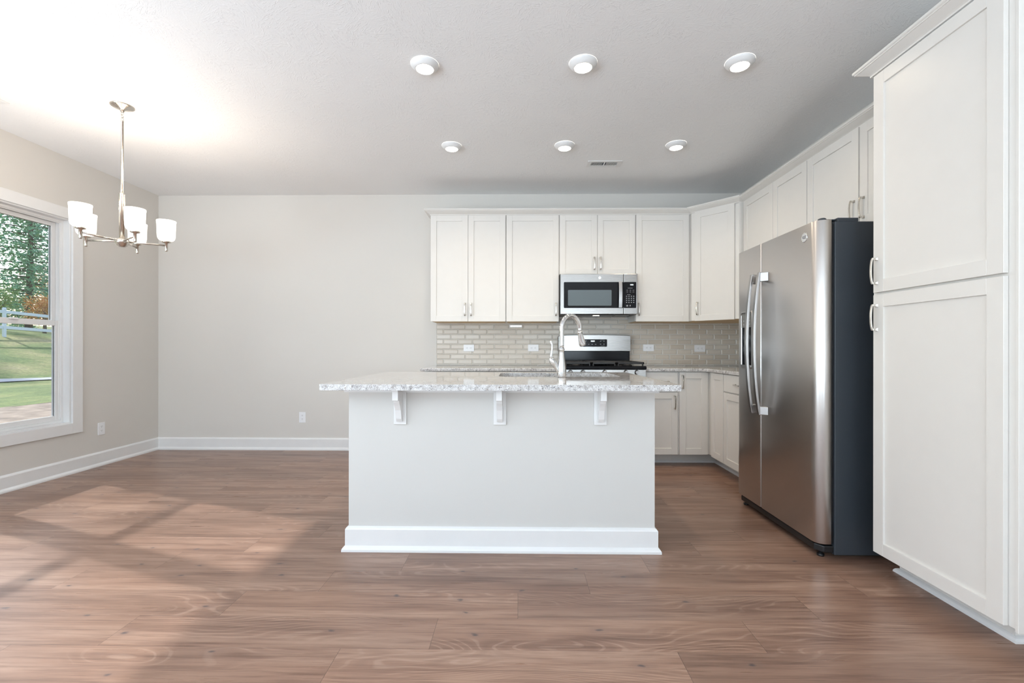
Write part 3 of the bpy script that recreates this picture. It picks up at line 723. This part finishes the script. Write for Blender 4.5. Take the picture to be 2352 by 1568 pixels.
hpts = [(mx(.990), my(4.430)-.010*math.sin(PI*i/10), mz(1.498+.254*i/10)) for i in range(11)]
m = MB(); o0 = len(m.v)
for x, y, z in hpts:
    for a, c in ((-.0165, -.006), (.0165, -.006), (.0165, .006), (-.0165, .006)): m.v.append((x+a, y+c, z))
for i in range(10):
    for k in range(4): k2 = (k+1) % 4; m.f.append((4*i+k, 4*i+k2, 4*i+4+k2, 4*i+4+k)); m.sm.append(False)
m.f += [(0, 1, 2, 3), (43, 42, 41, 40)]; m.sm += [False, False]
m.box(mx(.978), mx(1.002), my(4.434), my(4.453), mz(1.502), mz(1.518)).box(mx(.978), mx(1.002), my(4.434), my(4.453), mz(1.732), mz(1.748))
obj('door_handle', m, M['steel_z'], fr, .002)
cpm = MB().prism(rrect(mx(1.029), mx(1.149), mz(1.497), mz(1.752), .006, 4), my(4.4525), my(4.4555), 'y')
text('clock_digits', '10:01', .016, M['display'], fp, (mx(1.106), my(4.4518), mz(1.724)), (PI/2, 0, 0))
m = MB()
for rr_ in range(4):
    for c_ in range(4): m.box(mx(1.050+.023*c_), mx(1.061+.023*c_), my(4.4520), my(4.4526), mz(1.548+.020*rr_), mz(1.556+.020*rr_))
for rr_ in range(2):
    for c_ in range(3): m.box(mx(1.053+.030*c_), mx(1.070+.030*c_), my(4.4520), my(4.4526), mz(1.652+.018*rr_), mz(1.655+.018*rr_))
m.box(mx(1.066), mx(1.114), my(4.4520), my(4.4526), mz(1.690), mz(1.693)).box(mx(1.060), mx(1.092), my(4.4520), my(4.4526), mz(1.627), mz(1.630))
m.box(mx(1.053), mx(1.070), my(4.4520), my(4.4526), mz(1.512), mz(1.526)).box(mx(1.085), mx(1.095), my(4.4520), my(4.4526), mz(1.514), mz(1.526))
obj2('control_panel', [(cpm, M['black']), (m, M['grey_print'])], fp)
obj('logo_badge', MB().lathe([(.0145, 0), (.0145, .001), (.0125, .0018), (.0120, .0010)], 32, T(mx(.793), my(4.455), mz(1.794), PI/2)), M['chrome'], fr)
text('logo_monogram', 'GE', .013, M['grey_print'], fr, (mx(.793), my(4.4535), mz(1.794)), (PI/2, 0, 0))
obj('underside_vent', MB().box(mx(.53), mx(.94), my(4.50), my(4.66), mz(1.428), mz(1.4337)).box(mx(.96), mx(1.10), my(4.50), my(4.66), mz(1.430), mz(1.4337)), M['black'], mw)
obj('cooktop_light', MB().box(mx(.74), mx(.80), my(4.52), my(4.55), mz(1.4265), mz(1.4279)), M['lens'], mw)

# ------------------------------------------------------------------ refrigerator
fx, fy0, fy1 = 1.560, 2.388, 3.275
fg = thing('refrigerator', 'stainless side-by-side refrigerator with charcoal sides and ice dispenser beside the pantry', 'refrigerator', (1.65, (fy0+fy1)/2, 0))
def fX(x): return x-1.65
def fY(y): return y-(fy0+fy1)/2
obj('body', MB().box(fX(1.650), fX(2.335), fY(fy0), fY(fy1), .022, 1.766), M['charcoal'], fg, .003)
obj('gasket', MB().box(fX(1.634), fX(1.6495), fY(fy0+.012), fY(fy1-.012), .085, 1.755), M['black_plastic'], fg)
obj('base_grille', MB().prism([(fX(1.575), fY(fy0+.05)), (fX(1.60), fY(fy0+.012)), (fX(1.66), fY(fy0+.008)), (fX(1.66), fY(fy1-.008)), (fX(1.60), fY(fy1-.012)), (fX(1.575), fY(fy1-.05))], .030, .066, 'z'), M['black_plastic'], fg, .006, 2)
def fdoor(name, y0, y1, round_near, round_far):
    p = []; R_ = .055; x1 = 1.633
    p.append((x1, y0))
    if round_near:
        for k in range(9): a = PI/2*k/8; p.append((fx+.045*(1-math.sin(a)), y0+R_*(1-math.cos(a))) if False else (fx+.050-.050*math.sin(a), y0+.004*(0)+R_-R_*math.cos(a)))
    else: p += [(fx+.006, y0), (fx, y0+.006)]
    if round_far:
        for k in range(9): a = PI/2*k/8; p.append((fx+.050-.050*math.cos(a), y1-R_+R_*math.sin(a)))
    else: p += [(fx, y1-.006), (fx+.006, y1)]
    p.append((x1, y1))
    m = MB().prism([(fX(a), fY(c)) for a, c in p], .078, 1.776, 'z', smooth=True)
    o = obj(name, m, M['steel_y'], fg, .0015, 2)
    return o
fd = fdoor('fresh_food_door', fy0, 2.936, True, False)
fz_ = fdoor('freezer_door', 2.944, fy1, False, True)
def fhandle(parent, yc):
    m = MB(); n = 24; z0, z1 = .680, 1.585; o = len(m.v)
    for i in range(n+1):
        t = -1+2*i/n; z = (z0+z1)/2+t*(z1-z0)/2; xo = fx-.034-.036*(1-abs(t)**2.2)
        for a, c in ((-.008, -.0135), (.008, -.0135), (.008, .0135), (-.008, .0135)):
            m.v.append((fX(xo+a), fY(yc+c), z))
    for i in range(n):
        for k in range(4): k2 = (k+1) % 4; m.f.append((o+4*i+k, o+4*i+k2, o+4*i+4+k2, o+4*i+4+k)); m.sm.append(False)
    m.f += [(0, 1, 2, 3), (4*n+3, 4*n+2, 4*n+1, 4*n)]; m.sm += [False, False]
    h = obj('handle', m, M['steel_z'], parent, .003, 2)
    s_ = -1 if yc < 2.94 else 1
    for za, zb_ in ((.684, .735), (1.525, 1.581)):
        mm = MB().prism([(fX(fx-.036), fY(yc-.0125)), (fX(fx-.0005), fY(yc-.0125+(s_*.030 if s_ < 0 else 0))), (fX(fx-.0005), fY(yc+.0125+(s_*.030 if s_ > 0 else 0))), (fX(fx-.036), fY(yc+.0125))], za, zb_, 'z')
        obj('handle_mount', mm, M['steel_z'], h, .002, 1)
fhandle(fd, 2.895); fhandle(fz_, 2.985)
# dispenser
dy0, dy1, dz0, dz1 = 3.035, 3.195, .965, 1.355
pr = rrect(fY(dy0), fY(dy1), dz0, dz1, .025, 5)
m = MB(); inner = rrect(fY(dy0)+.012, fY(dy1)-.012, dz0+.012, dz1-.012, .016, 5); n = len(pr)
m.v += [(fX(fx)+.001, p[0], p[1]) for p in pr]+[(fX(fx)-.008, p[0], p[1]) for p in pr]+[(fX(fx)-.009, p[0], p[1]) for p in inner]+[(fX(fx)+.001, p[0], p[1]) for p in inner]
for i in range(n):
    j = (i+1) % n
    for a in range(3): m.f.append((a*n+i, a*n+j, (a+1)*n+j, (a+1)*n+i)); m.sm.append(True)
dsp = obj('dispenser', m, M['steel_z'], fz_)
obj('dispenser_recess', MB().box(fX(fx)-.002, fX(fx)-.0003, fY(dy0)+.014, fY(dy1)-.014, dz0+.014, 1.245), M['black'], dsp)
dcm = MB().box(fX(fx)-.006, fX(fx)-.0003, fY(dy0)+.013, fY(dy1)-.013, 1.2455, dz1-.014)
obj('dispenser_tray', MB().box(fX(fx)-.012, fX(fx)-.0022, fY(dy0)+.014, fY(dy1)-.014, dz0+.012, dz0+.024), M['steel_z'], dsp)
m = MB()
for i in range(3):
    for j in range(2): m.box(fX(fx)-.0066, fX(fx)-.0061, fY(dy0)+.030+.040*i, fY(dy0)+.044+.040*i, 1.262+.024*j, 1.270+.024*j)
m.box(fX(fx)-.0066, fX(fx)-.0061, fY(3.08), fY(3.12), 1.312, 1.330)
obj2('dispenser_controls', [(dcm, M['mixer_grey']), (m, M['grey_print'])], dsp)
bd = obj('logo_badge', MB().lathe([(.0255, 0), (.0255, .0015), (.0225, .003), (.0215, .0018)], 40, T(fX(fx), fY(2.497), 1.708, 0, -PI/2)), M['chrome'], fd)
text('logo_monogram', 'GE', .023, M['grey_print'], fd, (fX(fx)-.0030, fY(2.497), 1.708), (PI/2, 0, -PI/2))
hg = obj('hinge_cover', MB().box(fX(1.668), fX(1.775), fY(fy0+.006), fY(fy0+.085), 1.7665, 1.787).box(fX(1.605), fX(1.668), fY(fy0+.02), fY(fy0+.055), 1.777, 1.783).lathe([(.020, 1.7765), (.020, 1.788), (.016, 1.793), (.008, 1.794)], 20, T(fX(1.612), fY(fy0+.045), 0)), M['charcoal'], fg, .002)
obj('hinge_cover', MB().box(fX(1.668), fX(1.775), fY(fy1-.085), fY(fy1-.006), 1.7665, 1.787).box(fX(1.590), fX(1.668), fY(fy1-.055), fY(fy1-.02), 1.777, 1.785), M['charcoal'], fg, .002)
for yy in (fy0+.05, fy1-.05):
    obj('leg', MB().lathe([(.018, 0), (.018, .010), (.009, .012), (.009, .030)], 16, T(fX(1.610), fY(yy), 0)), M['black_plastic'], fg)
    obj('roller', MB().lathe([(.016, -.01), (.016, .01)], 16, T(fX(2.25), fY(yy), .016, 0, PI/2)), M['black_plastic'], fg)

# ------------------------------------------------------------------ outlets
def outlet(label, loc, rz, horizontal, group=None):
    r = thing('outlet', label, 'outlet', loc, rz, group)
    hw, hh = (.0575, .036) if horizontal else (.036, .0575)
    obj('cover_plate', MB().box(-hw, hw, -.006, -.0006, -hh, hh), M['white_plastic'], r, .003, 2)
    for s in (-1, 1):
        cx, cz = (s*.0195, 0) if horizontal else (0, s*.0195)
        m = MB().lathe([(.0150, 0), (.0150, .0012)], 20, T(cx, -.006, cz, PI/2))
        rc_ = obj('receptacle', m, M['white_plastic'], r)
        q = MB()
        for a, c in ((-.0055, .004), (.0055, .004)):
            x, z = (c, a) if horizontal else (a, c)
            dx, dz = (.0035, .0010) if horizontal else (.0010, .0035)
            q.box(cx+x-dx, cx+x+dx, -.0078, -.0071, cz+z-dz, cz+z+dz)
        x, z = (-.006, 0) if horizontal else (0, -.006)
        q.lathe([(.0020, 0), (.0020, .0006)], 10, T(cx+x, -.0072, cz+z, PI/2))
        obj('slots', q, M['slot'], rc_)
gt = 'horizontal outlets on the tile backsplash'
ty = YB-.0105
outlet('white horizontal outlet on the tile at the left end of the backsplash', (-.537, ty, 1.103), 0, True, gt)
outlet('white horizontal outlet on the tile just left of the faucet', (.154, ty, 1.104), 0, True, gt)
outlet('white horizontal outlet on the tile right beside the range', (1.382, ty, 1.107), 0, True, gt)
outlet('white horizontal outlet on the tile nearest the fridge', (1.926, ty, 1.101), 0, True, gt)
outlet('white upright outlet low on the empty back wall left of the island', (-2.340, YB, .352), 0, False)
outlet('white upright outlet low on the window wall near the corner', (XL, 4.185, .343), PI/2, False)
r = thing('switch_plate', 'slim silver-white plate tucked under the cabinets at the top of the backsplash', 'switch plate', (-.032, ty, 1.338))
obj('plate', MB().box(-.069, .069, -.008, -.0005, -.014, .014), M['white_plastic'], r, .002)
obj('insert', MB().box(-.060, .060, -.0095, -.0082, -.008, .008), M['nickel'], r)

# ------------------------------------------------------------------ ceiling lights and vents
def downlight(label, x, y):
    r = thing('recessed_ceiling_light', label, 'ceiling light', (x, y, HC), 0, 'disc lights in the kitchen ceiling')
    obj('trim_ring', MB().lathe([(.081, -.0005), (.081, -.006), (.077, -.012), (.066, -.022), (.056, -.029), (.051, -.030), (.050, -.026)], 40, cap=False), M['trim'], r)
    obj('lens', MB().lathe([(.0500, -.0265), (.040, -.0285), (.020, -.030), (.001, -.0305)], 40, cap=False), M['lens'], r)
    return r
for nm, ypos, row in (('front', 2.63, 'nearer the camera'), ('back', 3.69, 'nearer the back wall')):
    for xn, xpos in (('left', -.551), ('middle', .370), ('right', 1.273)):
        r = downlight('lit round ceiling light, %s one of the row %s' % (xn, row), xpos, ypos)
        # the lamp's own downward beam
        lp = lamp('lamp_beam', 'SPOT', (xpos, ypos, HC-.036), (0, 0, -1), 18 if ypos < 3 else 26, (1, .83, .62), spot_size=math.radians(150), spot_blend=.9, shadow_soft_size=.05)
def vent(label, x0, x1, y0, y1):
    r = thing('ceiling_vent', label, 'vent', ((x0+x1)/2, (y0+y1)/2, HC))
    hx, hy = (x1-x0)/2, (y1-y0)/2; m = MB()
    m.box(-hx, hx, -hy, -hy+.028, -.006, -.0005).box(-hx, hx, hy-.028, hy, -.006, -.0005).box(-hx, -hx+.034, -hy+.028, hy-.028, -.006, -.0005).box(hx-.034, hx, -hy+.028, hy-.028, -.006, -.0005).box(-.006, .006, -hy+.028, hy-.028, -.006, -.0005)
    obj('frame', m, M['trim'], r, .001)
    obj('duct', MB().box(-hx+.03, hx-.03, -hy+.025, hy-.025, -.0015, -.0008), M['grille'], r)
    nl = 11
    for s in (-1, 1):
        m = MB()
        for i in range(nl):
            xx = s*(.014+(hx-.034-.014)*(i+.5)/nl)
            m.prism([(xx-.0035, -.0055), (xx-.0020, -.0058), (xx+.0035+s*.001, -.0022), (xx+.0020+s*.001, -.0019)], -hy+.028, hy-.028, 'y')
        obj('louvers', m, M['trim'], r)
    obj('lever', MB().box(hx-.05, hx-.044, hy-.045, hy-.035, -.016, -.006), M['trim'], r)
vent('white rectangular ceiling vent above the range', .608, .912, 3.995, 4.125)
vent('white ceiling vent at the far left beside the window wall', -3.70, -3.45, 2.86, 3.01)

# ------------------------------------------------------------------ chandelier
CHX, CHY, CHZ = -2.716, 3.055, 1.825
ch = thing('chandelier', 'brushed nickel chandelier with five lit white glass shades hanging near the window', 'chandelier', (CHX, CHY, HC))
def z_(z): return z-HC
obj('canopy', MB().lathe([(.068, -.0005), (.068, -.005), (.060, -.010), (.030, -.018), (.014, -.030), (.009, -.042), (.004, -.044)], 40), M['nickel'], ch)
def ring(m, cz, rx_, rz__, rot):
    pts = []
    for k in range(17): a = 2*PI*k/16; pts.append((rx_*math.cos(a)*math.cos(rot), rx_*math.cos(a)*math.sin(rot), cz+rz__*math.sin(a)))
    m.tube(pts, .0020, 8)
m = MB(); ring(m, -.052, .008, .012, 0); ring(m, -.070, .008, .013, PI/2); ring(m, -.089, .008, .012, 0)
obj('chain', m, M['nickel'], ch)
obj('rod', MB().lathe([(.0075, z_(2.160)), (.0075, -.108), (.009, -.107), (.009, -.100), (.004, -.098)], 20), M['nickel'], ch)
obj('column', MB().lathe([(.017, z_(1.838)), (.017, z_(2.148)), (.0185, z_(2.150)), (.0185, z_(2.156)), (.010, z_(2.162))], 28), M['nickel'], ch)
obj('hub', MB().lathe([(.006, z_(1.790)), (.018, z_(1.792)), (.028, z_(1.800)), (.033, z_(1.812)), (.040, z_(1.818)), (.040, z_(1.842)), (.020, z_(1.846))], 32), M['nickel'], ch)
RA = .240
for k in range(5):
    a = math.radians(-33+72*k); cx, cy = RA*math.cos(a), RA*math.sin(a)
    arm = obj('arm', MB().tube([(.030*math.cos(a), .030*math.sin(a), z_(1.830)), (cx*.96, cy*.96, z_(1.834))], .0060, 12), M['nickel'], ch)
    obj('socket', MB().lathe([(.005, z_(1.792)), (.0095, z_(1.795)), (.0100, z_(1.800)), (.0100, z_(1.850)), (.024, z_(1.854)), (.029, z_(1.860)), (.026, z_(1.866))], 24, T(cx, cy, 0)), M['nickel'], arm)
    sh = MB().lathe([(.026, z_(1.8665)), (.041, z_(1.871)), (.050, z_(1.882)), (.0540, z_(1.900)), (.0550, z_(1.94)), (.0565, z_(1.992)), (.0575, z_(2.000)), (.0588, z_(2.006)), (.0578, z_(2.011)), (.0550, z_(2.008)), (.0535, z_(1.99)), (.0520, z_(1.94)), (.0500, z_(1.905)), (.040, z_(1.880)), (.022, z_(1.872))], 36, T(cx, cy, 0))
    s_ = obj('glass_shade', sh, M['opal'], arm)
    obj('bulb', MB().lathe([(.012, z_(1.874)), (.013, z_(1.90)), (.026, z_(1.930)), (.028, z_(1.950)), (.020, z_(1.970)), (.006, z_(1.978))], 20, T(cx, cy, 0)), M['lens'], s_)
    lamp('bulb_glow', 'POINT', (CHX+cx, CHY+cy, 2.022), None, 3.7, (1, .84, .68), shadow_soft_size=.04)

# ------------------------------------------------------------------ outside
def gz(d):   # height of the ground at distance d from the window wall
    P = [(0, -.30), (6, -.12), (12, .12), (13.4, .16), (21, 2.08), (32, 2.9), (60, 5), (90, 6)]
    for (a, za), (b_, zb_) in zip(P, P[1:]):
        if d <= b_: return za+(zb_-za)*(d-a)/(b_-a)
    return P[-1][1]
def terrain(d0, d1, y0, y1, step, lift=0):
    m = MB(); xs_ = []; d = d0
    while d < d1-1e-6: xs_.append(d); d += step
    xs_.append(d1); n = 30
    for d in xs_:
        for j in range(n+1):
            y = y0+(y1-y0)*j/n; m.v.append((XL-.16-d, y, gz(d)-.02*(y-10)*min(1, d/12)+lift+.03*math.sin(d*1.7+y*.9)*(1 if lift == 0 else 1)))
    for i in range(len(xs_)-1):
        for j in range(n): a = i*(n+1)+j; m.f.append((a, a+1, a+n+2, a+n+1)); m.sm.append(True)
    return m
struct('lawn', terrain(6.2, 90, -20, 70, .5), M['grass'])
struct('soil_bed', terrain(0, 6.5, -20, 70, .4, -.004), M['soil'])
struct('sidewalk', terrain(11.6, 13.0, -20, 70, .25, .025), M['concrete'])
def ground(x, y): d = XL-.16-x; return gz(d)-.02*(y-10)*min(1, d/12)+.03*math.sin(d*1.7+y*.9)
r = thing('rail_fence', 'white two-rail fence at the top of the lawn seen through the window', 'fence', (XL-.16-20, 22, ground(XL-.16-20, 22)))
X0 = XL-.16-20; ox, oy, oz = r.location
ypos = [y*2.4-8 for y in range(22)]
for y in ypos:
    g0 = ground(X0, y)-oz; obj('post', MB().box(-.05, .05, y-oy-.05, y-oy+.05, g0-.1, g0+1.30).prism([(-.06, g0+1.30), (.06, g0+1.30), (0, g0+1.35)], y-oy-.06, y-oy+.06, 'y'), M['vinyl'], r)
for y, y2 in zip(ypos, ypos[1:]):
    ga, gb_ = ground(X0, y)-oz, ground(X0, y2)-oz
    for hh in (.42, 1.15):
        obj('rail', MB().add([(a, b_-oy, c) for a, b_, c in ((-.02, y, ga+hh-.07), (.02, y, ga+hh-.07), (.02, y2, gb_+hh-.07), (-.02, y2, gb_+hh-.07), (-.02, y, ga+hh+.07), (.02, y, ga+hh+.07), (.02, y2, gb_+hh+.07), (-.02, y2, gb_+hh+.07))],
            [(3,2,1,0),(4,5,6,7),(0,1,5,4),(1,2,6,5),(2,3,7,6),(3,0,4,7)]), M['vinyl'], r)
def leafquad(m, p, s, rnd):
    a = Vector((rnd.gauss(0, 1), rnd.gauss(0, 1), rnd.gauss(0, .6))).normalized(); b_ = a.cross(Vector((rnd.gauss(0, 1), rnd.gauss(0, 1), rnd.gauss(0, 1)))).normalized()
    a *= s; b_ *= s*.5
    m.v += [tuple(p-a), tuple(p-b_*.8), tuple(p+a), tuple(p+b_*.8)]; k = len(m.v)-4; m.f.append((k, k+1, k+2, k+3)); m.sm.append(False)
def pine_meshes(seed, H, R):
    rnd = random.Random(seed); m = MB(); tr = MB().tube([(0, 0, -.3), (.1, 0, H*.4), (0, .1, H*.95)], [.20, .14, .03], 10)
    for i in range(110):
        t = (i+.5)/110; z = H*(.05+.92*t); L_ = R*(1-t*.85)*rnd.uniform(.75, 1.1); a = i*2.4+rnd.uniform(-.3, .3)
        d = Vector((math.cos(a), math.sin(a), 0)); tip = Vector((0, 0, z))+d*L_+Vector((0, 0, -L_*.12))
        tr.tube([(0, 0, z), tuple(Vector((0, 0, z))*.5+tip*.5+Vector((0, 0, .1))), tuple(tip)], [.05, .03, .01], 5)
        for k in range(int(60*L_/R)+14):
            q = rnd.random()**.7; p = Vector((0, 0, z)).lerp(tip, q)+Vector((rnd.gauss(0, .22), rnd.gauss(0, .22), rnd.gauss(-.05, .13)))*(.6+q)
            for _ in range(3): leafquad(m, p+Vector((rnd.gauss(0, .12), rnd.gauss(0, .12), rnd.gauss(0, .08))), rnd.uniform(.07, .15), rnd)
    return m, tr
def leafy_meshes(seed, H, R, dens=150):
    rnd = random.Random(seed); m = MB(); tr = MB().tube([(0, 0, -.3), (.1, 0, H*.35), (0, .1, H*.7)], [.25, .18, .07], 9)
    for i in range(26):
        a = rnd.uniform(0, 2*PI); z = rnd.uniform(H*.3, H*.9); q = Vector((math.cos(a)*R*rnd.uniform(.3, .8), math.sin(a)*R*rnd.uniform(.3, .8), z))
        tr.tube([(0, 0, z*.6), tuple(q)], [.06, .015], 5)
        for k in range(dens):
            p = q+Vector((rnd.gauss(0, R*.22), rnd.gauss(0, R*.22), rnd.gauss(0, R*.20))); leafquad(m, p, rnd.uniform(.10, .18), rnd)
    return m, tr
protos = {}
def tree(kind, label, x, y, scale, rz):
    z = ground(x, y)
    if kind not in protos:
        mm = {'evergreen_tree': lambda: pine_meshes(3, 13, 4.2), 'autumn_tree': lambda: leafy_meshes(5, 6, 2.4), 'leafy_tree': lambda: leafy_meshes(9, 8, 3.0), 'sapling': lambda: leafy_meshes(21, 8, 3.0, 26)}[kind]()
        mt = {'evergreen_tree': 'pine', 'autumn_tree': 'leaf_orange', 'leafy_tree': 'leaf_green', 'sapling': 'leaf_green'}[kind]
        r = thing(kind, label, 'tree', group='trees beyond the fence'); obj('foliage', mm[0], M[mt], r); obj('trunk', mm[1], M['bark'], r); protos[kind] = r
    else: r = copy_tree(protos[kind]); r['label'] = label
    r.location = (x, y, z); r.rotation_euler = (0, 0, rz); r.scale = (scale,)*3
tree('evergreen_tree', 'large dark evergreen tree filling the upper window pane', -34.5, 31.3, 1.1, .3)
tree('evergreen_tree', 'dark evergreen tree beyond the fence, right of the largest one', -33.5, 42.0, .95, 1.9)
tree('evergreen_tree', 'dark evergreen tree beyond the fence, left of the window view', -33.0, 20.0, .9, 3.0)
tree('autumn_tree', 'small orange autumn tree just behind the fence', -27.6, 25.9, .38, 0)
tree('autumn_tree', 'tall orange autumn tree far behind the evergreens', -43.0, 41.5, 1.0, 2)
tree('leafy_tree', 'small yellow-green tree just behind the fence beside the orange one', -27.2, 23.2, .32, 1)
tree('leafy_tree', 'yellow-green leafy tree far behind at the left of the view', -47.0, 33.0, 1.25, 2.2)
tree('sapling', 'thin-leaved shade tree close outside, left of the window view', -10.8, 5.4, 1.0, .5)
